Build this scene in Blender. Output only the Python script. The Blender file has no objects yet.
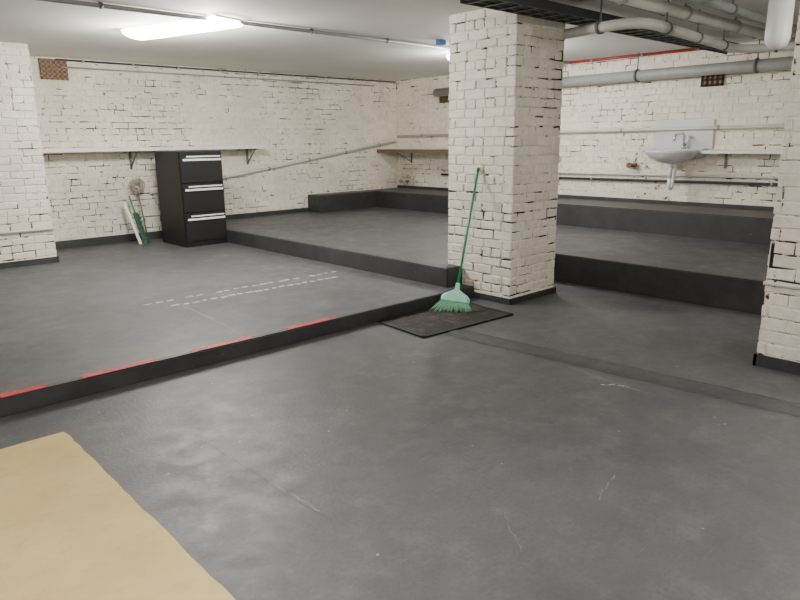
import bpy, bmesh, math, random
from mathutils import Vector, Matrix
random.seed(7)
C = bpy.context.scene.collection
# ------------------------------------------------------------ camera
f = 655.2; pt = math.radians(13.67); rl = math.radians(-0.75); yw = math.radians(47.21); H = 1.5
F = Vector((math.cos(yw)*math.cos(pt), math.sin(yw)*math.cos(pt), -math.sin(pt)))
R0 = Vector((math.sin(yw), -math.cos(yw), 0)); U0 = R0.cross(F)
R = math.cos(rl)*R0 + math.sin(rl)*U0; U = -math.sin(rl)*R0 + math.cos(rl)*U0
cam = bpy.data.objects.new('camera', bpy.data.cameras.new('camera')); C.objects.link(cam)
cam.data.sensor_width = 36; cam.data.lens = f*36/800; cam.data.clip_start = .05
M = Matrix((R, U, -F)).transposed().to_4x4(); M.translation = (0, 0, H); cam.matrix_world = M
bpy.context.scene.camera = cam
def at(u, v, ax, val):
    d = F + R*((u-400)/f) + U*((300-v)/f); c = Vector((0, 0, H))
    return c + d*((val-c[ax])/d[ax])
# ------------------------------------------------------------ materials
def newmat(name):
    m = bpy.data.materials.new(name); m.use_nodes = True
    nt = m.node_tree; b = nt.nodes['Principled BSDF']
    return m, nt, b
def N(nt, t, **k):
    n = nt.nodes.new(t)
    for a, v in k.items(): setattr(n, a, v)
    return n
def noise(nt, vec, scale, detail=4, rough=.55):
    n = N(nt, 'ShaderNodeTexNoise'); n.inputs['Scale'].default_value = scale
    n.inputs['Detail'].default_value = detail; n.inputs['Roughness'].default_value = rough
    nt.links.new(vec, n.inputs['Vector']); return n.outputs['Fac']
def ramp(nt, fac, stops):
    r = N(nt, 'ShaderNodeValToRGB'); e = r.color_ramp.elements
    while len(e) < len(stops): e.new(.5)
    for el, (p, c) in zip(e, stops):
        el.position = p; el.color = (*c, 1) if isinstance(c, tuple) else (c, c, c, 1)
    nt.links.new(fac, r.inputs[0]); return r.outputs[0]
def mix(nt, fac, a, b, mode='MIX'):
    m = N(nt, 'ShaderNodeMix', data_type='RGBA', blend_type=mode)
    for s, v in ((m.inputs['Factor'], fac), (m.inputs[6], a), (m.inputs[7], b)):
        if hasattr(v, 'links'): nt.links.new(v, s)
        elif isinstance(v, tuple): s.default_value = (*v, 1)
        else: s.default_value = v
    return m.outputs[2]
def math_(nt, op, a, b):
    n = N(nt, 'ShaderNodeMath', operation=op)
    for s, v in zip(n.inputs, (a, b)):
        if hasattr(v, 'links'): nt.links.new(v, s)
        else: s.default_value = v
    return n.outputs[0]
def near(nt, P, c, rad):
    # 1 at the point c of the building, falling to 0 at distance rad
    n = N(nt, 'ShaderNodeVectorMath', operation='DISTANCE'); nt.links.new(P, n.inputs[0]); n.inputs[1].default_value = c
    return ramp(nt, math_(nt, 'DIVIDE', n.outputs['Value'], rad), [(0, 1.0), (1, 0.0)])
def bump(nt, b, h, strength=.3, dist=.01):
    n = N(nt, 'ShaderNodeBump'); n.inputs['Strength'].default_value = strength; n.inputs['Distance'].default_value = dist
    nt.links.new(h, n.inputs['Height']); nt.links.new(n.outputs[0], b.inputs['Normal'])
def geo(nt): return N(nt, 'ShaderNodeNewGeometry')
def objc(nt): return N(nt, 'ShaderNodeTexCoord').outputs['Object']
def simple(name, col, rough=.5, metal=0, var=.12, scale=12, bs=.05):
    m, nt, b = newmat(name); o = objc(nt)
    n = noise(nt, o, scale)
    c = mix(nt, n, tuple(x*(1-var) for x in col), tuple(min(1, x*(1+var)) for x in col))
    nt.links.new(c, b.inputs['Base Color']); b.inputs['Roughness'].default_value = rough; b.inputs['Metallic'].default_value = metal
    if bs: bump(nt, b, noise(nt, o, scale*6), bs, .003)
    return m
def brick_mat(name, base=(.85, .80, .69), chipt=.645):
    m, nt, b = newmat(name); g = geo(nt); P = g.outputs['Position']
    n1 = noise(nt, P, 1.3, 3); n2 = noise(nt, P, 20, 5); n3 = noise(nt, P, 8, 7, .75)
    c = mix(nt, ramp(nt, n1, [(.3, 0.0), (.7, 1.0)]), tuple(x*.88 for x in base), tuple(min(1, x*1.08) for x in base))
    isl = ramp(nt, g.outputs['Random Per Island'], [(0, .88), (.35, 1.0), (1, 1.0)])
    c = mix(nt, 1.0, c, isl, 'MULTIPLY')
    c = mix(nt, ramp(nt, n2, [(.3, .45), (.58, 0.0)]), c, (.60, .56, .46))
    c = mix(nt, ramp(nt, noise(nt, P, 2.3, 6, .7), [(.60, 0.0), (.76, .55)]), c, (.46, .37, .25))
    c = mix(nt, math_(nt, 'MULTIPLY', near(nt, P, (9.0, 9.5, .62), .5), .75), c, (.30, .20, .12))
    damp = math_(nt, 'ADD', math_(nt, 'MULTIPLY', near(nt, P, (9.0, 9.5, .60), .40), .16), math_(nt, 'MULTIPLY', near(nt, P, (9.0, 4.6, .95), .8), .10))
    chip = ramp(nt, math_(nt, 'ADD', n3, damp), [(chipt, 0.0), (chipt+.012, 1.0)])
    c = mix(nt, chip, c, (.15, .09, .055))
    nt.links.new(c, b.inputs['Base Color']); b.inputs['Roughness'].default_value = .5
    bump(nt, b, noise(nt, P, 26, 6, .7), .9, .010)
    return m
def mortar_mat(name, th=.5, sc=7):
    m, nt, b = newmat(name); P = geo(nt).outputs['Position']
    mp = N(nt, 'ShaderNodeMapping'); mp.inputs['Scale'].default_value = (.6, .6, 1.3); nt.links.new(P, mp.inputs['Vector'])
    n = noise(nt, mp.outputs[0], sc, 5, .75); lo = noise(nt, P, .9, 3, .5)
    n = math_(nt, 'ADD', n, math_(nt, 'MULTIPLY', math_(nt, 'SUBTRACT', lo, .5), .45))
    c = ramp(nt, n, [(th-.03, (.02, .014, .010)), (th, (.12, .085, .06)), (th+.03, (.84, .795, .69))])
    nt.links.new(c, b.inputs['Base Color']); b.inputs['Roughness'].default_value = .9
    return m
def floor_mat(name, v=1.0, dust=1.0):
    m, nt, b = newmat(name); P = geo(nt).outputs['Position']
    n1 = noise(nt, P, .5, 6, .6); n2 = noise(nt, P, 3.5, 9, .76); n3 = noise(nt, P, 55, 4)
    c = mix(nt, ramp(nt, n1, [(.38, 0.0), (.62, 1.0)]), (.074*v, .076*v, .081*v), (.100*v, .102*v, .108*v))
    c = mix(nt, ramp(nt, n2, [(.50, 0.0), (.72, .6)]), c, (.165*v, .167*v, .172*v))
    c = mix(nt, ramp(nt, noise(nt, P, 1.2, 8, .75), [(.59, 0.0), (.75, .45*dust)]), c, (.19, .19, .19))
    c = mix(nt, ramp(nt, noise(nt, P, 1.6, 7, .7), [(.30, .55), (.46, 0.0)]), c, (.048, .050, .055))
    c = mix(nt, ramp(nt, n3, [(.33, .25), (.55, 0.0)]), c, (.045, .045, .048))
    for ang, th, sc in ((.5, .685, 1.5), (2.1, .695, 1.2), (1.3, .70, 1.9)):
        mp = N(nt, 'ShaderNodeMapping'); mp.inputs['Rotation'].default_value = (0, 0, ang); mp.inputs['Scale'].default_value = (1.4, 38, 1)
        nt.links.new(P, mp.inputs['Vector'])
        c = mix(nt, ramp(nt, noise(nt, mp.outputs[0], sc, 4, .6), [(th, 0.0), (th+.06, .38*dust)]), c, (.24, .24, .235))
    vo = N(nt, 'ShaderNodeTexVoronoi'); vo.inputs['Scale'].default_value = 6; nt.links.new(P, vo.inputs['Vector'])
    c = mix(nt, ramp(nt, vo.outputs['Distance'], [(.026, .85*dust), (.045, 0.0)]), c, (.36, .35, .33))
    nt.links.new(c, b.inputs['Base Color'])
    nt.links.new(ramp(nt, noise(nt, P, 5, 7, .75), [(.35, .42), (.65, .60)]), b.inputs['Roughness'])
    bump(nt, b, mix(nt, .6, noise(nt, P, 4, 7), noise(nt, P, 50, 3)), .26, .009)
    return m
MB = brick_mat('painted_brick'); MC = brick_mat('painted_brick_pillar', (.88, .84, .745), .65)
MM = mortar_mat('mortar', .435, 6); MMC = mortar_mat('mortar_pillar', .455, 7)
MF = floor_mat('floor_paint'); MFL = floor_mat('floor_paint_bay', .97, .8); MFP = floor_mat('floor_paint_platform', .88, .5)
MFS = floor_mat('floor_paint_seam_shade', .70, .9)  # floor paint darkened to carry the seam's shadow
def kerb_mat(name, v):
    m, nt, b = newmat(name); P = geo(nt).outputs['Position']
    c = mix(nt, ramp(nt, noise(nt, P, 3, 8, .75), [(.40, 0.0), (.70, 1.0)]), (v, v, v*1.05), (v*2.0, v*2.0, v*2.1))
    c = mix(nt, ramp(nt, noise(nt, P, 16, 7, .8), [(.62, 0.0), (.70, .6)]), c, (.15, .15, .15))
    nt.links.new(c, b.inputs['Base Color']); b.inputs['Roughness'].default_value = .5; bump(nt, b, noise(nt, P, 18, 6), .3, .006); return m
MK = kerb_mat('kerb_charcoal', .025); MDK = kerb_mat('ledge_dark', .048)
MCEIL = simple('ceiling_paint', (.75, .745, .71), .8, 0, .09, 1.2, .15)
MPLAIN = simple('plain_wall_paint', (.75, .73, .66), .8, 0, .06, 2, .1)
def red_mat():
    m, nt, b = newmat('red_paint'); P = geo(nt).outputs['Position']
    c = ramp(nt, noise(nt, P, 12, 8, .8), [(.40, (.06, .04, .04)), (.46, (.50, .03, .035)), (.7, (.68, .045, .045))])
    nt.links.new(c, b.inputs['Base Color']); b.inputs['Roughness'].default_value = .55; return m
MRED = red_mat()
MWHP = simple('white_pipe_paint', (.60, .59, .55), .45, 0, .25, 5, .1)
MSTUB = simple('clean_white_pipe', (.85, .85, .83), .35, 0, .05, 5, .03)
MGRP = simple('grey_pipe', (.30, .31, .30), .45, 0, .28, 6, .08)
MGRD = simple('dark_grey_metal', (.14, .14, .14), .5, 0, .2, 8, .04)
MDRK = simple('dark_cable', (.035, .035, .04), .5, 0, .2, 8, .04)
MSH = simple('shelf_white', (.84, .82, .77), .45, 0, .08, 5, .04)
MBRN = simple('shelf_brown', (.16, .11, .075), .6, 0, .3, 9, .06)
MCAB = simple('cabinet_black', (.005, .005, .006), .5, 0, .2, 20, .03)
MCHR = simple('chrome', (.75, .75, .77), .16, 1, .04, 10, 0)
MHND = simple('bright_handle', (.90, .90, .92), .3, .1, .05, 10, 0)
MCER = simple('white_ceramic', (.62, .635, .64), .2, 0, .05, 5, 0)
def rub_mat():
    m, nt, b = newmat('worn_rubber'); P = geo(nt).outputs['Position']
    c = ramp(nt, noise(nt, P, 7, 8, .8), [(.35, (.016, .015, .014)), (.52, (.034, .030, .026)), (.68, (.12, .10, .085))])
    nt.links.new(c, b.inputs['Base Color']); b.inputs['Roughness'].default_value = .85; bump(nt, b, noise(nt, P, 60, 4), .5, .005); return m
MRUB = rub_mat()
MRUBR = simple('rubber_rim', (.012, .012, .012), .6, 0, .2, 20, .1)
MGRN = simple('green_plastic', (.03, .30, .14), .35, 0, .1, 12, .03)
MGRNL = simple('mint_plastic', (.34, .80, .66), .35, 0, .08, 12, .03)
MGRND = simple('dark_green_plastic', (.03, .13, .07), .45, 0, .15, 12, .03)
MBRS = simple('green_bristle', (.30, .68, .42), .7, 0, .45, 60, .1)
MMOP = simple('pale_wire', (.40, .36, .30), .7, 0, .2, 40, .2)
MTER = simple('terracotta', (.34, .20, .10), .8, 0, .35, 20, .2)
MRUST = simple('rust', (.16, .09, .05), .8, 0, .4, 20, .2)
MVBR = simple('vent_brown', (.035, .025, .02), .7, 0, .3, 20, .1)
MVOR = simple('vent_orange', (.42, .20, .08), .8, 0, .4, 20, .1)
MBLU = simple('blue_plastic', (.03, .10, .35), .4)
MREDP = simple('red_pipe', (.34, .035, .03), .4)
MMARK = simple('pale_mark', (.50, .50, .48), .7, 0, .35, 30, .1)
MMARK2 = simple('faint_mark', (.18, .18, .178), .6, 0, .35, 30, .1)
MSTN = simple('crack_and_seam_shade', (.04, .04, .043), .5, 0, .3, 10, .2)  # dark tone for cracks and for painted shade along the seam
def tan_mat():
    m, nt, b = newmat('tan_sheet'); P = geo(nt).outputs['Position']
    c = mix(nt, ramp(nt, noise(nt, P, 2.2, 6, .6), [(.35, 0.0), (.65, 1.0)]), (.54, .405, .17), (.63, .49, .235))
    c = mix(nt, ramp(nt, noise(nt, P, 8, 7, .75), [(.50, 0.0), (.76, .6)]), c, (.42, .30, .13))
    nt.links.new(c, b.inputs['Base Color']); b.inputs['Roughness'].default_value = .7
    bump(nt, b, noise(nt, P, 120, 3), .3, .003); return m
MTAN = tan_mat(); MTANE = simple('sheet_edge', (.16, .11, .06), .8, 0, .4, 20, .1)
def emis(name, col, s):
    m, nt, b = newmat(name); b.inputs['Base Color'].default_value = (.9, .9, .9, 1)
    b.inputs['Emission Color'].default_value = (*col, 1); b.inputs['Emission Strength'].default_value = s; return m
MTUBE = emis('lamp_diffuser', (1, .985, .95), 30)
# ------------------------------------------------------------ geometry helpers
def box(bm, a, b, bev=0):
    a, b = Vector(a), Vector(b); c = (a+b)/2; s = b-a
    r = bmesh.ops.create_cube(bm, size=1, matrix=Matrix.Translation(c) @ Matrix.Diagonal((abs(s.x), abs(s.y), abs(s.z), 1)))
    if bev:
        es = list({e for v in r['verts'] for e in v.link_edges})
        bmesh.ops.bevel(bm, geom=es, offset=bev, segments=2, affect='EDGES')
def tube(bm, pts, r, seg=12, cap=True, r2=None):
    pts = [Vector(p) for p in pts]; rings = []; n = len(pts); prev = None
    for i, p in enumerate(pts):
        d = (pts[min(i+1, n-1)] - pts[max(i-1, 0)]).normalized()
        x = (prev - d*prev.dot(d)) if prev else d.cross(Vector((0, 0, 1)) if abs(d.z) < .9 else Vector((1, 0, 0)))
        x.normalize(); prev = x; y = d.cross(x)
        rr = r if r2 is None else r + (r2-r)*i/(n-1)
        rings.append([bm.verts.new(p + x*rr*math.cos(t*2*math.pi/seg) + y*rr*math.sin(t*2*math.pi/seg)) for t in range(seg)])
    for a, b in zip(rings, rings[1:]):
        for k in range(seg):
            fc = bm.faces.new((a[k], a[(k+1) % seg], b[(k+1) % seg], b[k])); fc.smooth = True
    if cap:
        bm.faces.new(rings[0][::-1]); bm.faces.new(rings[-1])
def bend(pts, rad=.08, n=6):
    pts = [Vector(p) for p in pts]; out = [pts[0]]
    for a, b, c in zip(pts, pts[1:], pts[2:]):
        r = min(rad, (a-b).length*.45, (c-b).length*.45)
        p, q = b+(a-b).normalized()*r, b+(c-b).normalized()*r
        for i in range(n+1):
            t = i/n; out.append(p*(1-t)**2 + b*2*t*(1-t) + q*t*t)
    out.append(pts[-1]); return out
def prism(bm, poly, z0, z1):
    lo = [bm.verts.new((x, y, z0)) for x, y in poly]; hi = [bm.verts.new((x, y, z1)) for x, y in poly]
    bm.faces.new(lo[::-1]); bm.faces.new(hi); n = len(poly)
    for i in range(n): bm.faces.new((lo[i], lo[(i+1) % n], hi[(i+1) % n], hi[i]))
def lathe(bm, prof, center, sx=1, sy=1, seg=32):
    rings = []
    for r, z in prof:
        rings.append([bm.verts.new((center[0]+r*sx*math.cos(t*2*math.pi/seg), center[1]+r*sy*math.sin(t*2*math.pi/seg), center[2]+z)) for t in range(seg)])
    for a, b in zip(rings, rings[1:]):
        for k in range(seg):
            fc = bm.faces.new((a[k], a[(k+1) % seg], b[(k+1) % seg], b[k])); fc.smooth = True
    bm.faces.new(rings[0][::-1]); bm.faces.new(rings[-1])
def obj(name, bm, mats, parent=None, kind=None):
    bmesh.ops.recalc_face_normals(bm, faces=bm.faces)
    me = bpy.data.meshes.new(name); bm.to_mesh(me); bm.free()
    for m in (mats if isinstance(mats, (list, tuple)) else [mats]): me.materials.append(m)
    o = bpy.data.objects.new(name, me); C.objects.link(o)
    if parent:
        o.parent = parent; bpy.context.view_layer.update(); o.matrix_parent_inverse = Matrix.Translation(parent['_o']).inverted() if '_o' in parent else Matrix()
    if kind: o['kind'] = kind
    return o
def thing(name, label, cat, loc, group=None):
    o = bpy.data.objects.new(name, None); C.objects.link(o); o.location = loc; o['_o'] = list(loc)
    o.empty_display_size = .1; o['label'] = label; o['category'] = cat
    if group: o['group'] = group
    return o
def tag(o, label, cat, group=None):
    o['label'] = label; o['category'] = cat
    if group: o['group'] = group
    return o
def bxo(name, a, b, mat, parent=None, bev=0, kind=None):
    bm = bmesh.new(); box(bm, a, b, bev); return obj(name, bm, mat, parent, kind)
def tbo(name, pts, r, mat, parent=None, seg=12, kind=None, r2=None):
    bm = bmesh.new(); tube(bm, pts, r, seg, r2=r2); return obj(name, bm, mat, parent, kind)
# bricks laid on a plane: origin, unit vector along, outward normal
def bricks(bm, org, ud, nd, width, z0, z1, dep=.008, phase=0, gap=.0095, L=.235, Hh=.0845, jit=.0042):
    org, ud, nd = Vector(org), Vector(ud), Vector(nd); Z = Vector((0, 0, 1)); z = z0; row = phase
    while z < z1-.02:
        zt = min(z+Hh, z1); x = -(.5*L if row % 2 else 0)+random.uniform(-.02, 0)
        header = (row % 4 == 2)
        Lr = L*.5 if header else L
        while x < width:
            Lk = Lr*random.uniform(.95, 1.05)
            g1 = gap*random.uniform(.2, 1.7)
            a, b = max(x, 0)+g1/2, min(x+Lk, width)-g1/2; x += Lk
            if b-a < .025: continue
            j = lambda s=jit: random.uniform(-s, s)
            d = dep + j(.004); i = .006
            g2 = gap*random.uniform(.05, 1.7)/2; g3 = gap*random.uniform(.05, 1.7)/2
            m_ = (a+b)/2+j(.02)
            cs = [(a+j(), z+g2+j()), (m_, z+g2+j()), (b+j(), z+g2+j()), (b+j(), zt-g3+j()), (m_, zt-g3+j()), (a+j(), zt-g3+j())]
            ins = [(i, i), (0, i), (-i, i), (-i, -i), (0, -i), (i, -i)]
            r0 = [bm.verts.new(org+ud*p+Z*q) for p, q in cs]
            r1 = [bm.verts.new(org+ud*p+Z*q+nd*(d*.55)) for p, q in cs]
            r2 = [bm.verts.new(org+ud*(p+e)+Z*(q+g)+nd*(d+j(.001))) for (p, q), (e, g) in zip(cs, ins)]
            for A, B in ((r0, r1), (r1, r2)):
                for k in range(6): bm.faces.new((A[k], A[(k+1) % 6], B[(k+1) % 6], B[k]))
            bm.faces.new(r2)
        z = zt; row += 1
def set_mat_from(bm, start, idx):
    bm.faces.ensure_lookup_table()
    for i in range(start, len(bm.faces)): bm.faces[i].material_index = idx
# ------------------------------------------------------------ setting
CE = 2.62; YW = 9.74; XW = 9.0; Z1 = .11; Z2 = .29; Z3 = .59; XK = 4.55; YK = 4.09; XP = 5.98
YP = 4.24
cx0, cy0, cx1, cy1 = 4.78, 3.66, 5.48, 4.43
X0, Y0 = -2.6, -2.6
bxo('floor', (X0, Y0, -.1), (XW, YW, 0), MF, kind='structure')
bxo('floor_bay', (X0, YK+.03, 0), (5.0, YW, Z1), MFL, kind='structure')
bm = bmesh.new(); prism(bm, [(XK+.03, YP+.03), (XP+.03, YP+.03), (XP+.03, Y0), (XW, Y0), (XW, YW), (XK+.03, YW)], 0, Z2)
obj('floor_platform', bm, MFP, kind='structure')
bxo('ceiling', (X0, Y0, CE), (XW, YW, CE+.1), MCEIL, kind='structure')
def brickwall(name, a, b, panels, mats):
    bm = bmesh.new(); box(bm, a, b); n = len(bm.faces)
    for p in panels: bricks(bm, *p)
    set_mat_from(bm, n, 1); return obj(name, bm, mats, kind='structure')
brickwall('wall_left', (X0, YW, 0), (XW+.2, YW+.2, CE), [((X0, YW, 0), (1, 0, 0), (0, -1, 0), XW-X0, Z1, CE)], [MM, MB])
brickwall('wall_right', (XW, Y0, 0), (XW+.2, YW, CE), [((XW, Y0, 0), (0, 1, 0), (-1, 0, 0), YW-Y0, Z2, CE)], [MM, MB])
bxo('wall_front', (X0, Y0-.2, 0), (XW+.2, Y0, CE), MPLAIN, kind='structure')
bxo('wall_back', (X0-.2, Y0-.2, 0), (X0, YW+.2, CE), MPLAIN, kind='structure')
bxo('trim_1', (X0, YK-.01, 0), (cx0-.01, YK+.05, Z1+.004), MK, kind='structure', bev=.008)
bxo('trim_2', (XK-.01, YP-.01, 0), (XK+.06, YW, Z2+.004), MK, kind='structure', bev=.008)
bxo('trim_3', (XP-.01, Y0, 0), (XP+.06, YP+.05, Z2+.004), MK, kind='structure', bev=.008)
bxo('trim_4', (cx1+.03, YP-.01, 0), (XP, YP+.05, Z2+.004), MK, kind='structure', bev=.008)
bxo('trim_7', (XK, YP-.01, 0), (cx0-.02, YP+.05, Z2+.004), MK, kind='structure', bev=.008)
def ledge(name, a, b):
    bm = bmesh.new(); box(bm, a, b, .012); bmesh.ops.recalc_face_normals(bm, faces=bm.faces)
    for fc in bm.faces: fc.material_index = 1 if fc.normal.z > .7 else 0
    return obj(name, bm, [MK, MDK], kind='structure')
XL = 8.12
ledge('trim_5', (XL, Y0, Z2-.01), (XW, YW, Z3))
ledge('trim_6', (6.8, 9.38, Z2-.01), (XL, YW, Z3))
bxo('baseboard_left', (2.3, YW-.03, Z1), (XK, YW, Z1+.11), MK, kind='structure')
bxo('baseboard_platform', (XK, YW-.03, Z2), (6.8, YW, Z2+.07), MK, kind='structure')
bxo('baseboard_right', (XW-.025, Y0, Z3), (XW, YW, Z3+.05), MK, kind='structure')
# piers
def pier(bm, x0, y0, x1, y1, z0, z1, gap=.010):
    box(bm, (x0, y0, z0), (x1, y1, z1)); n = len(bm.faces); d = .010
    bricks(bm, (x0-d, y0, 0), (1, 0, 0), (0, -1, 0), x1-x0+2*d, z0, z1, d, 0, gap)
    bricks(bm, (x0-d, y1, 0), (1, 0, 0), (0, 1, 0), x1-x0+2*d, z0, z1, d, 0, gap)
    bricks(bm, (x0, y0-d, 0), (0, 1, 0), (-1, 0, 0), y1-y0+2*d, z0, z1, d, 1, gap)
    bricks(bm, (x1, y0-d, 0), (0, 1, 0), (1, 0, 0), y1-y0+2*d, z0, z1, d, 1, gap)
    set_mat_from(bm, n, 1)
def skirt(bm, x0, y0, x1, y1, z0, z1, t=.022):
    box(bm, (x0-t, y0-t, z0), (x1+t, y0-.001, z1)); box(bm, (x0-t, y1+.001, z0), (x1+t, y1+t, z1))
    box(bm, (x0-t, y0-t, z0), (x0-.001, y1+t, z1)); box(bm, (x1+.001, y0-t, z0), (x1+t, y1+t, z1))
t = thing('brick_pillar', 'free-standing square pillar of white painted brick behind the green broom', 'pillar', (5.09, 4.0, 0))
bm = bmesh.new(); pier(bm, cx0, cy0, cx1, cy1, 0, CE, .012); obj('shaft', bm, [MMC, MC], t)
bm = bmesh.new(); skirt(bm, cx0, cy0, cx1, cy1, 0, .055); obj('skirting', bm, MK, t)
pl = at(57, 262, 2, Z1); px, py = pl.x, pl.y
t = thing('brick_pier', 'white painted brick pier at the left end of the long white shelf', 'pier', (px-.4, 9.2, Z1))
bm = bmesh.new(); pier(bm, px-.8, py, px, YW-.025, Z1, CE); obj('shaft', bm, [MM, MB], t)
bm = bmesh.new(); skirt(bm, px-.8, py, px, YW-.05, Z1, Z1+.07); obj('skirting', bm, MK, t)
e0 = at(57, 228, 1, py-.03)
tbo('rail', [(px-.82, py-.035, e0.z), (px+.01, py-.035, e0.z)], .016, MWHP, t)
pr = at(757, 365, 2, 0)
t = thing('brick_pier', 'white painted brick pier cut by the right edge, nearest to the camera', 'pier', (pr.x+.3, pr.y-.3, 0))
bm = bmesh.new(); pier(bm, pr.x, pr.y-.6, pr.x+.6, pr.y, 0, CE, .008); obj('shaft', bm, [MM, MC], t)
bm = bmesh.new(); skirt(bm, pr.x, pr.y-.6, pr.x+.6, pr.y, 0, .08); obj('skirting', bm, MK, t)
e0 = at(765, 283, 0, pr.x-.03)
tbo('rail', [(pr.x-.03, pr.y+.01, e0.z), (pr.x-.03, pr.y-.6, e0.z)], .014, MWHP, t)
# painted floor marks
def strip(name, pts, w, z, mat, kind='structure', wob=0):
    bm = bmesh.new(); pts = [Vector((p[0], p[1], z)) for p in pts]; rows = []
    for i, p in enumerate(pts):
        d = (pts[min(i+1, len(pts)-1)]-pts[max(i-1, 0)]).normalized(); s = Vector((-d.y, d.x, 0))*w/2*(1+random.uniform(-wob, wob))
        rows.append((bm.verts.new(p-s), bm.verts.new(p+s)))
    for a, b in zip(rows, rows[1:]): bm.faces.new((a[0], b[0], b[1], a[1]))
    return obj(name, bm, mat, kind=kind)
G = 'red paint strips along the bay kerb'
for i, (u0, u1, v0, v1, nm) in enumerate(((0, 47, 395, 388, 'first from the left'), (83, 157, 379, 362, 'second from the left'), (193, 251, 352, 338, 'third from the left'), (288, 335, 329, 318, 'nearest to the pillar'))):
    a, b = at(u0, v0, 1, YK+.03), at(u1, v1, 1, YK+.03)
    n = 24; bm = bmesh.new(); lo = []; hi = []
    for k in range(n+1):
        x = a.x+(b.x-a.x)*k/n
        lo.append((x, YK-.002+random.uniform(0, .008))); hi.append((x, YK+.068+random.uniform(-.018, .010)))
    prism(bm, lo+hi[::-1], Z1+.0042, Z1+.0062)
    tag(obj('paint_strip', bm, MRED), 'worn red painted strip on the low black kerb, ' + nm, 'paint strip', G)
zd = Z1+.0015
for (u0, v0, u1, v1, n) in ((143, 305, 338, 271, 22), (172, 306, 338, 276.5, 20)):
    a, b = at(u0, v0, 2, zd), at(u1, v1, 2, zd)
    for k in range(n):
        if random.random() < .06: continue
        s0 = (k+random.uniform(0, .2))/n; s1 = (k+random.uniform(.6, .9))/n
        p, q = a.lerp(b, s0), a.lerp(b, s1); jy = random.uniform(-.015, .015)
        strip('floor_mark', [tuple(p.lerp(q, e/5)+Vector((0, jy+random.uniform(-.004, .004), 0)))[:2] for e in range(6)], .036, zd, MMARK, wob=.5)
def wander(u0, v0, u1, v1, z, n=18, amp=.008):
    a, b = at(u0, v0, 2, z), at(u1, v1, 2, z); d = (b-a).normalized(); s = Vector((-d.y, d.x, 0)); o = 0; out = []
    for i in range(n+1):
        o = o*.8+random.uniform(-amp, amp); p = a.lerp(b, i/n)+s*o; out.append((p.x, p.y))
    return out
for (u0, v0, u1, v1, z, w, m) in ((178, 303, 242, 334, zd, .018, MMARK2), (262, 478, 322, 510, .001, .006, MMARK2), (585, 372, 655, 396, .001, .009, MMARK2), (600, 384, 628, 386, .001, .009, MMARK), (505, 512, 520, 552, .001, .003, MMARK2), (600, 500, 615, 475, .001, .006, MMARK2), (200, 440, 330, 520, .001, .003, MSTN), (330, 340, 500, 372, .001, .003, MSTN)):
    strip('floor_crack', wander(u0, v0, u1, v1, z), w, z, m, wob=.8)
# shallow seam across the main floor, its shadow band painted in darker colour
a, b = at(452, 332, 2, 0), at(820, 415, 2, 0)
d = (b-a).normalized(); s = Vector((-d.y, d.x, 0))
bm = bmesh.new(); rows = []
for i in range(61):
    p = a.lerp(b, i/60)+s*random.uniform(-.007, .007)
    rows.append([bm.verts.new(p+s*(o+random.uniform(-.006, .006))+Vector((0, 0, h))) for o, h in ((-.09, .0006), (-.05, .010), (.04, .011), (.09, .0006))])
for A, B in zip(rows, rows[1:]):
    for k in range(3): bm.faces.new((A[k], B[k], B[k+1], A[k+1]))
obj('floor_seam', bm, MFS, kind='structure')
strip('floor_seam_edge_shade', [tuple((a.lerp(b, i/60)-s*(.10+random.uniform(-.006, .006))))[:2] for i in range(61)], .026, .0012, MSTN, wob=.9)  # dark line painting the shade beside the seam
strip('floor_seam_edge_shade', [tuple((a.lerp(b, i/60)+s*(.098+random.uniform(-.006, .006))))[:2] for i in range(61)], .016, .0012, MSTN, wob=.9)
# ------------------------------------------------------------ filing cabinet
t = thing('filing_cabinet', 'tall black metal filing cabinet with three drawers under the white wall shelf', 'filing cabinet', (4.24, 8.9, Z1))
x0, x1, y0, y1, zt = 3.91, 4.536, 8.50, 9.28, 1.395
bm = bmesh.new(); box(bm, (x0, y0+.02, Z1), (x1, y1, zt), .004); obj('body', bm, MCAB, t)
hh = (zt-.02-Z1-.07)/3
for i in range(3):
    za = zt-.02-(i+1)*hh+.006; zb = zt-.02-i*hh-.006
    dr = bxo('drawer', (x0+.01, y0, za), (x1-.01, y0+.02, zb), MCAB, t, .003)
    bm = bmesh.new(); zz = zb-.085
    box(bm, (x0+.04, y0-.024, zz-.014), (x1-.03, y0-.012, zz+.014), .003)
    box(bm, (x0+.05, y0-.014, zz-.004), (x0+.065, y0, zz+.004)); box(bm, (x1-.065, y0-.014, zz-.004), (x1-.05, y0, zz+.004))
    h = obj('handle', bm, MHND, dr); h['label'] = 'bright metal bar handle'
    bm = bmesh.new(); box(bm, (x0+.10, y0-.004, zz+.034), (x1-.03, y0, zz+.052), .001)
    obj('label_holder', bm, MHND, dr)
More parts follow.
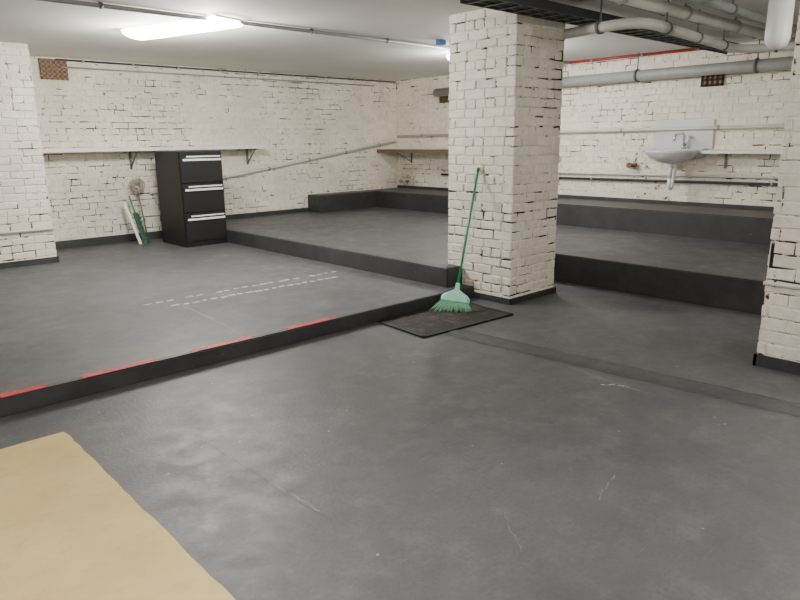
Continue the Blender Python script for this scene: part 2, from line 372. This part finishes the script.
# ------------------------------------------------------------ shelves
t = thing('wall_shelf', 'long white shelf on brackets above the black filing cabinet', 'shelf', (4.0, 9.6, 1.41))
bxo('board', (px+.03, 9.38, 1.405), (5.8, YW-.022, 1.455), MSH, t, .003)
for bx_ in (3.72, 5.62):
    bm = bmesh.new(); box(bm, (bx_, 9.41, 1.392), (bx_+.03, YW-.022, 1.404)); box(bm, (bx_, YW-.037, 1.15), (bx_+.03, YW-.022, 1.404))
    tube(bm, [(bx_+.015, 9.45, 1.395), (bx_+.015, YW-.03, 1.18)], .011, 8); obj('bracket', bm, MGRD, t)  # white bracket, dark grey colour stands in for its shadows
t = thing('wall_shelf', 'brown edged shelf in the far corner beside the pillar', 'shelf', (8.7, 8, 1.31))
bxo('board', (8.45, 6.4, 1.31), (XW-.022, YW-.022, 1.345), MSH, t, .003)
bxo('edge_strip', (8.44, 6.4, 1.285), (8.452, YW-.022, 1.345), MBRN, t)
for yy in (9.3, 6.8):
    bm = bmesh.new(); box(bm, (8.5, yy, 1.295), (XW-.022, yy+.03, 1.309)); box(bm, (XW-.035, yy, 1.08), (XW-.022, yy+.03, 1.309))
    tube(bm, [(8.55, yy+.015, 1.30), (XW-.03, yy+.015, 1.1)], .008, 8); obj('bracket', bm, MGRD, t)
sc = at(672, 152, 0, 8.68); sy = sc.y; sz = 1.33
t = thing('wall_shelf', 'narrow white shelf beside the sink on the right wall', 'shelf', (8.85, 2.7, 1.29))
bxo('board', (8.7, 1.6, 1.29), (XW-.022, sy-.37, 1.325), MSH, t, .003)
for yy in (sy-.6, sy-1.8):
    bm = bmesh.new(); box(bm, (8.72, yy, 1.275), (XW-.022, yy+.03, 1.289)); box(bm, (XW-.035, yy, 1.10), (XW-.022, yy+.03, 1.289)); obj('bracket', bm, MGRD, t)
# ------------------------------------------------------------ sink
t = thing('wash_basin', 'white ceramic wash basin with chrome tap on the right wall', 'sink', (8.7, sy, 1.0))
bm = bmesh.new()
lathe(bm, [(.06, -.165), (.15, -.155), (.25, -.105), (.308, -.04), (.32, -.02), (.32, 0), (.305, .006), (.275, 0), (.255, -.03), (.20, -.09), (.10, -.12), (.03, -.125)], (8.66, sy, sz), .86, 1.08, 40)
obj('basin', bm, MCER, t)
bxo('back_deck', (8.82, sy-.33, sz-.09), (XW-.015, sy+.33, sz+.012), MCER, t, .012)
a, b = at(656, 130, 0, XW-.03), at(714, 130, 0, XW-.03)
bxo('splashback', (XW-.036, b.y, sz+.014), (XW-.016, a.y, 1.72), MCER, t, .004)
bm = bmesh.new(); tube(bm, [(8.90, sy-.05, sz+.01), (8.90, sy-.05, sz+.07)], .028, 16)
tube(bm, bend([(8.90, sy-.05, sz+.05), (8.90, sy-.05, sz+.22), (8.70, sy-.02, sz+.20), (8.68, sy-.02, sz+.12)], .06), .016, 12)
tp = obj('tap', bm, MCHR, t); tp['label'] = 'chrome swan-neck tap'
bm = bmesh.new(); tube(bm, [(8.90, sy-.07, sz+.06), (8.86, sy-.14, sz+.14)], .009, 8); obj('tap_lever', bm, MCHR, tp)
bm = bmesh.new(); tube(bm, [(8.67, sy, sz-.155), (8.67, sy, sz-.36)], .030, 14)
tube(bm, bend([(8.67, sy, sz-.34), (8.67, sy, sz-.50), (8.75, sy, sz-.50), (8.80, sy, sz-.24), (XW-.016, sy, sz-.24)], .05), .024, 12); obj('waste_trap', bm, MSTUB, t)
# ------------------------------------------------------------ broom
def broom():
    hb = Vector((4.20, 3.84, .0)); tp = Vector((4.752, 4.04, 1.24)); ax = (tp-hb).normalized()
    t = thing('broom', 'green plastic broom leaning on the brick pillar, bristles on the black mat', 'broom', tuple(hb))
    tbo('handle', [hb+ax*.2, tp], .0115, MGRN, t)
    tbo('handle_cap', [tp-ax*.03, tp+ax*.005], .0145, MGRND, t)
    w = Vector((.55, -.83, 0)).normalized(); w = (w-ax*w.dot(ax)).normalized(); n = ax.cross(w)
    def ring(bm, s, hw, ht): return [bm.verts.new(hb+ax*s+w*a*hw+n*b*ht) for a, b in ((-1, -.6), (-.8, -1), (.8, -1), (1, -.6), (1, .6), (.8, 1), (-.8, 1), (-1, .6))]
    bm = bmesh.new(); rs = [ring(bm, s, a, b) for s, a, b in ((.10, .130, .022), (.135, .130, .025), (.16, .110, .022), (.19, .055, .02), (.21, .022, .018), (.27, .018, .017))]
    for A, B in zip(rs, rs[1:]):
        for k in range(8): bm.faces.new((A[k], A[(k+1) % 8], B[(k+1) % 8], B[k]))
    bm.faces.new(rs[0]); bm.faces.new(rs[-1]); hd = obj('head', bm, MGRNL, t); hd['label'] = 'pale mint plastic head'
    bm = bmesh.new()
    for i in range(44):
        for j in range(5):
            a = -1+2*(i+random.random())/44; b = -1+2*(j+.5)/5
            p = hb+ax*.105+w*a*.122+n*b*.018
            q = hb+w*(a*.175+random.uniform(-.022, .022))+n*b*.05+Vector((random.uniform(-.015, .015), random.uniform(-.015, .015), 0))
            q = q - (q-p)*((q.z-.014-max(0, random.uniform(-.02, .015)))/(q.z-p.z))
            tube(bm, [p, q], .0020, 4)
    o = obj('bristles', bm, MBRS, t); o['kind'] = 'stuff'
broom()
t = tag(bpy.data.objects.new('floor_mat', None), 'worn black rubber mat lying under the broom at the kerb', 'mat'); C.objects.link(t); t.location = (4.1, 3.75, 0); t['_o'] = [4.1, 3.75, 0]
bm = bmesh.new(); ma = [(3.50, 4.06), (3.45, 3.46), (4.50, 3.40), (4.56, 4.04)]
prism(bm, ma, .0005, .009)
for i in range(30):
    s = .05+.90*i/29
    L = lambda p, q, s: Vector((p[0]+(q[0]-p[0])*s, p[1]+(q[1]-p[1])*s, .008))
    tube(bm, [L(ma[0], ma[3], s)*.93+L(ma[1], ma[2], s)*.07, L(ma[0], ma[3], s)*.07+L(ma[1], ma[2], s)*.93], .003, 5)
obj('ribbed_pad', bm, MRUB, t)
bm = bmesh.new()
cm = Vector((4.0, 3.74, 0))
for p, q in zip(ma, ma[1:]+ma[:1]):
    P_, Q_ = Vector((*p, 0)), Vector((*q, 0)); d = (Q_-P_).normalized(); s = Vector((0, 0, 1)).cross(d); s = s if s.dot(cm-P_) > 0 else -s
    vs = [P_, Q_, Q_+s*.035, P_+s*.035]
    prism(bm, [(v.x, v.y) for v in vs], .0006, .014)
obj('rim', bm, MRUBR, t)
# tan sheet with slightly ragged edge
def rag(p, q, n): return [(p[0]+(q[0]-p[0])*i/n+random.uniform(-.004, .004), p[1]+(q[1]-p[1])*i/n+random.uniform(-.004, .004)) for i in range(n)]
poly = [(-1.2, .4), (.875, .4)]+rag((.87, .6), (.885, 3.60), 40)+rag((.875, 3.61), (-1.2, 3.66), 30)+[(-1.2, 3.66)]
bm = bmesh.new(); prism(bm, poly, .001, .009); bmesh.ops.recalc_face_normals(bm, faces=bm.faces)
for fc in bm.faces: fc.material_index = 0 if abs(fc.normal.z) > .7 else 1
tag(obj('floor_sheet', bm, [MTAN, MTANE]), 'flat mottled tan sheet lying on the grey floor in the near left corner', 'sheet')
# ------------------------------------------------------------ cleaning things by the left wall
def orbox(bm, o, u, v, n, a, b, c):
    vs = [bm.verts.new(o+u*x*a+v*y*b+n*z*c) for x, y, z in ((-1,0,0),(1,0,0),(1,1,0),(-1,1,0),(-1,0,1),(1,0,1),(1,1,1),(-1,1,1))]
    for f_ in ((0,1,2,3),(4,5,6,7),(0,1,5,4),(1,2,6,5),(2,3,7,6),(3,0,4,7)): bm.faces.new([vs[i] for i in f_])
def frame(a, b):
    ax = (b-a).normalized(); w = (Vector((1, 0, 0))-ax*ax.x).normalized(); return ax, w, ax.cross(w)
b0 = at(149, 243, 2, Z1+.001); top = at(137, 188, 1, 9.66)
t = thing('wire_brush', 'pole with a round pale wire head leaning on the far wall, beside the cabinet', 'brush', tuple(b0))
tbo('pole', [b0, Vector((b0.x, b0.y, b0.z))*.12+top*.88, top], .010, MBRN, t)
bm = bmesh.new()
for i in range(16):
    a = random.uniform(0, 3.14); tl = random.uniform(-.5, .5); r = random.uniform(.05, .115)
    u_ = Vector((math.cos(a)*math.cos(tl), math.sin(tl)*.3, math.sin(a)*math.cos(tl))).normalized(); v_ = u_.cross(Vector((.1, 1, .1))).normalized()
    c = top+Vector((random.uniform(-.02, .02), -.035, .03))
    tube(bm, [c+(u_*math.cos(k*math.pi/8)+v_*math.sin(k*math.pi/8))*r for k in range(17)], .0035, 4, cap=False)
o = obj('wire_head', bm, MMOP, t); o['kind'] = 'stuff'
g0 = at(147, 244, 2, Z1+.001); g1 = at(129, 196, 1, 9.60)
ax, w, n = frame(g0, g1); L_ = (g1-g0).length
t = thing('scrubbing_brush', 'narrow dark green brush leaning on the far wall, middle of the cleaning things', 'brush', tuple(g0))
bm = bmesh.new(); orbox(bm, g0+ax*.02, w, ax, n, .035, L_*.62, .02); obj('block', bm, MGRND, t)
bm = bmesh.new()
for i in range(30):
    for j in range(3):
        p = g0+ax*(.03+L_*.6*i/30)+w*(-.025+.025*j); tube(bm, [p, p-n*.06+w*((j-1)*.015+random.uniform(-.015, .015))+ax*random.uniform(-.02, .02)], .004, 4)
o = obj('bristles', bm, MGRND, t); o['kind'] = 'stuff'
tbo('handle', [g0+ax*L_*.6+n*.01, g1], .013, MGRN, t)
e0 = at(141, 244, 2, Z1+.001); e1 = at(124, 202, 1, 9.55)
ax, w, n = frame(e0, e1)
bm = bmesh.new(); orbox(bm, e0, w, ax, n, .02, (e1-e0).length, .014)
tag(obj('board_offcut', bm, MSH), 'narrow pale board leaning on the far wall, leftmost of the cleaning things', 'board')
# ------------------------------------------------------------ lamps
def batten(p, q, label, group, en=1.0, wid=.12, off=.24):
    p, q = Vector(p), Vector(q); c = (p+q)/2; d = (q-p).normalized(); s = Vector((-d.y, d.x, 0)); L = (q-p).length
    t = thing('ceiling_light', label, 'light', (c.x, c.y, CE), group)
    mt = Matrix((d, s, Vector((0, 0, 1)))).transposed().to_4x4(); mt.translation = c
    z = CE-c.z
    def ob(nm, a, b, m, bev):
        bm = bmesh.new(); box(bm, a, b, bev); bmesh.ops.transform(bm, matrix=mt, verts=bm.verts); return obj(nm, bm, m, t)
    ob('housing', (-L/2, -wid*.9, z-.016), (L/2, wid*.9, z-.001), MSTUB, .004)
    def arch(nm, xa, xb, w_, h_, m):
        bm = bmesh.new(); rr = []
        for x in (xa, xb):
            rr.append([bm.verts.new((x, w_*math.cos(math.pi+math.pi*k/14), z-.017+h_*math.sin(math.pi+math.pi*k/14))) for k in range(15)])
        for k in range(14): bm.faces.new((rr[0][k], rr[0][k+1], rr[1][k+1], rr[1][k])).smooth = True
        bm.faces.new(rr[0]); bm.faces.new(rr[1]); bm.faces.new((rr[0][0], rr[0][-1], rr[1][-1], rr[1][0]))
        bmesh.ops.transform(bm, matrix=mt, verts=bm.verts); obj(nm, bm, m, t)
    arch('diffuser', -L/2+.008, L/2-.008, wid, .07, MTUBE)
    for k in (-.3, .3):
        la = bpy.data.lights.new('lamp_light', 'POINT'); la.shadow_soft_size = .08; la.energy = 76*en; la.color = (1, .955, .885)
        lo = bpy.data.objects.new('lamp_light', la); C.objects.link(lo); lo.location = c+d*L*k+Vector((0, 0, z-off))
    return t
a, b = at(137, 36, 2, 2.57), at(230, 23, 2, 2.57)
GL = 'fluorescent ceiling lights'
batten(a, b, 'lit fluorescent ceiling light above the left bay in view', GL, 1.65, .19, .16)
batten((.4, .2, CE), (.4, 1.6, CE), 'added fill light built as a ceiling batten over the camera, out of view', GL, .98)  # unseen batten added as fill light
batten((4.4, .4, CE), (5.7, .4, CE), 'added fill light built as a ceiling batten to the right, out of view', GL, .42)  # unseen batten added to fill the right side
batten((6.85, 5.15, CE), (6.85, 6.35, CE), 'fluorescent ceiling light mostly hidden behind the pillar', GL, .80, .08)
# ------------------------------------------------------------ pipes and cables
def pipe(name, pts, r, mat, label, cat='pipe', clips=0, group=None, rad=.1, hang=0, clipmat=None, wall=None):
    t = thing(name, label, cat, tuple(Vector(pts[0])), group); pts = bend(pts, rad)
    tbo('run', pts, r, mat, t, 16)
    tot = sum((b-a).length for a, b in zip(pts, pts[1:]))
    for k in range(clips):
        s = tot*(k+.5)/clips
        for a, b in zip(pts, pts[1:]):
            l = (b-a).length
            if s <= l:
                d = (b-a).normalized(); c = a+d*s; tbo('clip', [c-d*.014, c+d*.014], r*1.22+.002, clipmat or MGRP, t, 14)
                if hang: tbo('hanger', [c+Vector((0, 0, r*.9)), Vector((c.x, c.y, CE-.001))], .008, MGRD, t, 8)
                if wall == 'y': tbo('standoff', [c, Vector((c.x, YW-.0145, c.z))], .008, MGRD, t, 8)
                if wall == 'x': tbo('standoff', [c, Vector((XW-.0145, c.y, c.z))], .008, MGRD, t, 8)
                break
            s -= l
    return t
Z = CE-.024
pipe('conduit', [(-1.5, 5.84, Z), (8.9, 5.84, Z)], .019, MGRP, 'grey ceiling conduit running past the lit ceiling light towards the pillar', 'conduit', 10, clipmat=MGRD)
j = at(434, 45, 2, Z-.02); o = bxo('junction_box', (j.x-.05, j.y-.15, CE-.055), (j.x+.05, j.y-.07, CE-.001), MBLU, bev=.006); tag(o, 'small blue junction box on the ceiling conduit by the pillar', 'junction box')
pipe('cable', [(px+.6, YW-.035, CE-.03), (8.94, YW-.035, CE-.03)], .012, MDRK, 'dark cable clipped along the top of the far brick wall', 'cable', 9)
pipe('conduit', [(px+.65, YW-.036, CE-.12), (8.4, YW-.036, CE-.12)], .010, MGRP, 'thin grey conduit high on the far wall just below the dark cable', 'conduit', 8)
j = at(259, 73, 1, YW-.05); o = bxo('junction_box', (j.x-.07, YW-.06, CE-.20), (j.x+.07, YW-.010, CE-.14), MSTUB, bev=.006); tag(o, 'small white junction box high on the far brick wall', 'junction box')
p0, p1 = at(150, 193, 1, YW-.05), at(388, 143, 1, YW-.05)
w1 = at(565, 133, 0, XW-.065); w2 = at(775, 124, 0, XW-.065)
pipe('pipe', [p0, (8.90, YW-.05, p1.z+.02)], .024, MWHP, 'pale pipe rising across the far wall from behind the black cabinet', 'pipe', 6, wall='y')
pipe('pipe', [(XW-.065, YW-.08, w1.z+.0), (XW-.065, Y0+.1, w2.z)], .022, MWHP, 'pale pipe along the right wall passing above the wash basin', 'pipe', 9, wall='x')
l1, l2 = at(565, 177, 0, XW-.05), at(775, 180, 0, XW-.05)
pipe('pipe', [(XW-.05, 8.5, l1.z-.03), (XW-.05, -1.5, l2.z-.03)], .018, MDRK, 'dark pipe along the right wall below the wash basin', 'pipe', 8, wall='x')
pipe('pipe', [(XW-.045, 8.5, l1.z+.05), (XW-.045, -1.5, l2.z+.05)], .016, MWHP, 'thin white pipe just above the dark pipe on the right wall', 'pipe', 8, clipmat=MWHP, wall='x')
v0 = at(632, 165, 0, XW-.06)
t = thing('valve', 'small dark stop valve on the brick wall left of the wash basin', 'valve', (XW-.05, v0.y, v0.z))
tbo('body', [(XW-.06, v0.y-.07, v0.z), (XW-.06, v0.y+.07, v0.z)], .028, MRUST, t); tbo('stem', [(XW-.0145, v0.y, v0.z), (XW-.14, v0.y, v0.z)], .012, MCHR, t)
tbo('wheel', [(XW-.14, v0.y, v0.z), (XW-.155, v0.y, v0.z)], .04, MRUST, t, 16)
d1, d2 = at(568, 80, 0, 8.8), at(775, 66, 0, 8.8); zz = (d1.z+d2.z)/2
pipe('duct', [(8.8, 8.5, zz), (8.8, -2.2, zz)], .070, MGRP, 'thick grey duct under the ceiling along the right wall', 'duct', 7, hang=1, clipmat=MGRD)
r1, r2 = at(568, 63, 0, 8.93), at(730, 50, 0, 8.93)
pipe('pipe', [(8.93, 7.4, r1.z), (8.93, r2.y, r1.z)], .018, MREDP, 'thin red pipe at ceiling height above the thick grey duct', 'pipe', 5, wall='x')
a, b = at(500, 0, 2, 2.5), at(735, 50, 2, 2.5)
t = thing('cable_tray', 'black cable tray hung under the ceiling behind the pillar top', 'cable tray', tuple((a+b)/2))
ty = min(a.y, cy0-.2)
for k in (-.12, .12): bxo('side_rail', (a.x-.3, ty+k-.008, 2.46), (b.x, ty+k+.008, 2.53), MDRK, t)
n = 26
for k in range(n): bxo('rung', (a.x-.25+(b.x-a.x+.2)*k/n, ty-.11, 2.46), (a.x-.22+(b.x-a.x+.2)*k/n, ty+.11, 2.472), MDRK, t)
for k in (a.x, (a.x+b.x)/2, b.x-.1): tbo('hanger', [(k, ty+.12, 2.52), (k, ty+.12, CE-.001)], .006, MDRK, t, 8)
for k, m in ((-.08, MDRK), (-.05, MDRK), (-.02, MGRD), (.015, MDRK), (.045, MDRK), (.075, MGRD)): tbo('laid_cable', [(a.x-.3, ty+k, 2.487), (b.x, ty+k, 2.487)], .016, m, t, 8)
a, b, c, d = at(566, 34, 2, 2.38), at(640, 20, 2, 2.38), at(738, 50, 2, 2.38), at(820, 44, 2, 2.38)
pipe('pipe', [a, b, c, (min(d.x, 8.6), d.y, 2.38)], .042, MWHP, 'thick white ceiling pipe bending away right of the pillar', 'pipe', 5, rad=.5, hang=1, clipmat=MGRD)
a, b = at(640, 0, 2, 2.54), at(790, 42, 2, 2.54); yy = (a.y+b.y)/2
pipe('pipe', [(a.x-.8, yy, 2.54), (8.7, yy, 2.54)], .05, MWHP, 'straight white ceiling pipe running towards the right wall, beside a thinner one', 'pipe', 4, hang=1, clipmat=MGRP)
a, b = at(690, 0, 2, 2.54), at(790, 26, 2, 2.54); yy2 = (a.y+b.y)/2
pipe('pipe', [(a.x-.8, yy2, 2.55), (8.7, yy2, 2.55)], .035, MGRP, 'thinner grey ceiling pipe parallel to the thick straight white one', 'pipe', 4, hang=1, clipmat=MGRD)
for k, (off, rr, m, nm) in enumerate(((.20, .014, MDRK, 'black cable run on the ceiling between the tray and the thick white pipe'), (.27, .02, MGRP, 'slim grey conduit on the ceiling beside a black cable run, right of the pillar'))):
    pipe('conduit', [(5.0, yy+off, CE-rr-.004), (8.7, yy+off, CE-rr-.004)], rr, m, nm, 'conduit', 5, clipmat=MGRD)
c = at(777, 42, 2, 2.17)
t = thing('pipe_stub', 'white rounded pipe end hanging from the ceiling in the top right corner', 'pipe', (c.x, c.y, CE))
bm = bmesh.new(); R_ = .085
lathe(bm, [(.003, -.055), (R_*.35, -.050), (R_*.65, -.036), (R_*.88, -.012), (R_*.98, .018), (R_, .05), (R_, CE-2.17)], (c.x, c.y, 2.17), 1, 1, 28); obj('stub', bm, MSTUB, t)
tbo('flange', [(c.x, c.y, CE-.02), (c.x, c.y, CE-.001)], R_*1.35, MSTUB, t, 24)
# ------------------------------------------------------------ vents
def vent(label, wall, u0, u1, v0, v1, mf, mb, nx, nz, th=.022):
    ax = 1 if wall == 'L' else 0; val = (YW if ax else XW)-.022
    a, b = at(u0, v1, ax, val), at(u1, v0, ax, val)
    if ax: lo, hi = (min(a.x, b.x), a.z), (max(a.x, b.x), b.z)
    else: lo, hi = (min(a.y, b.y), a.z), (max(a.y, b.y), b.z)
    def q(nm, s0, s1, z0, z1, d0, d1, m, par):
        return bxo(nm, (s0, val-d1, z0) if ax else (val-d1, s0, z0), (s1, val-d0, z1) if ax else (val-d0, s1, z1), m, par)
    cpt = ((lo[0]+hi[0])/2, val, lo[1]) if ax else (val, (lo[0]+hi[0])/2, lo[1])
    t = thing('air_vent', label, 'vent', cpt)
    q('backing', lo[0], hi[0], lo[1], hi[1], 0, .006, mb, t)
    bm = bmesh.new()
    def bb(s0, s1, z0, z1):
        box(bm, (s0, val-.02, z0) if ax else (val-.02, s0, z0), (s1, val-.005, z1) if ax else (val-.005, s1, z1))
    W, Hh = hi[0]-lo[0], hi[1]-lo[1]
    for k in range(nx+1): s = lo[0]+(W-th)*k/nx; bb(s, s+th, lo[1], hi[1])
    for k in range(nz+1): s = lo[1]+(Hh-th)*k/nz; bb(lo[0], hi[0], s, s+th)
    obj('grille', bm, mf, t)
vent('terracotta air brick high on the wall beside the left pier', 'L', 41, 66, 60, 79, MTER, MDRK, 5, 4)
vent('dark brown air vent with orange holes high on the right wall above the basin', 'R', 701, 725, 72, 87, MVBR, MVOR, 4, 2, .03)
vent('rusty air brick high on the right wall just left of the pillar', 'R', 440, 449, 88, 103, MRUST, MDRK, 4, 3)
for o in bpy.data.objects:
    if '_o' in o: del o['_o']
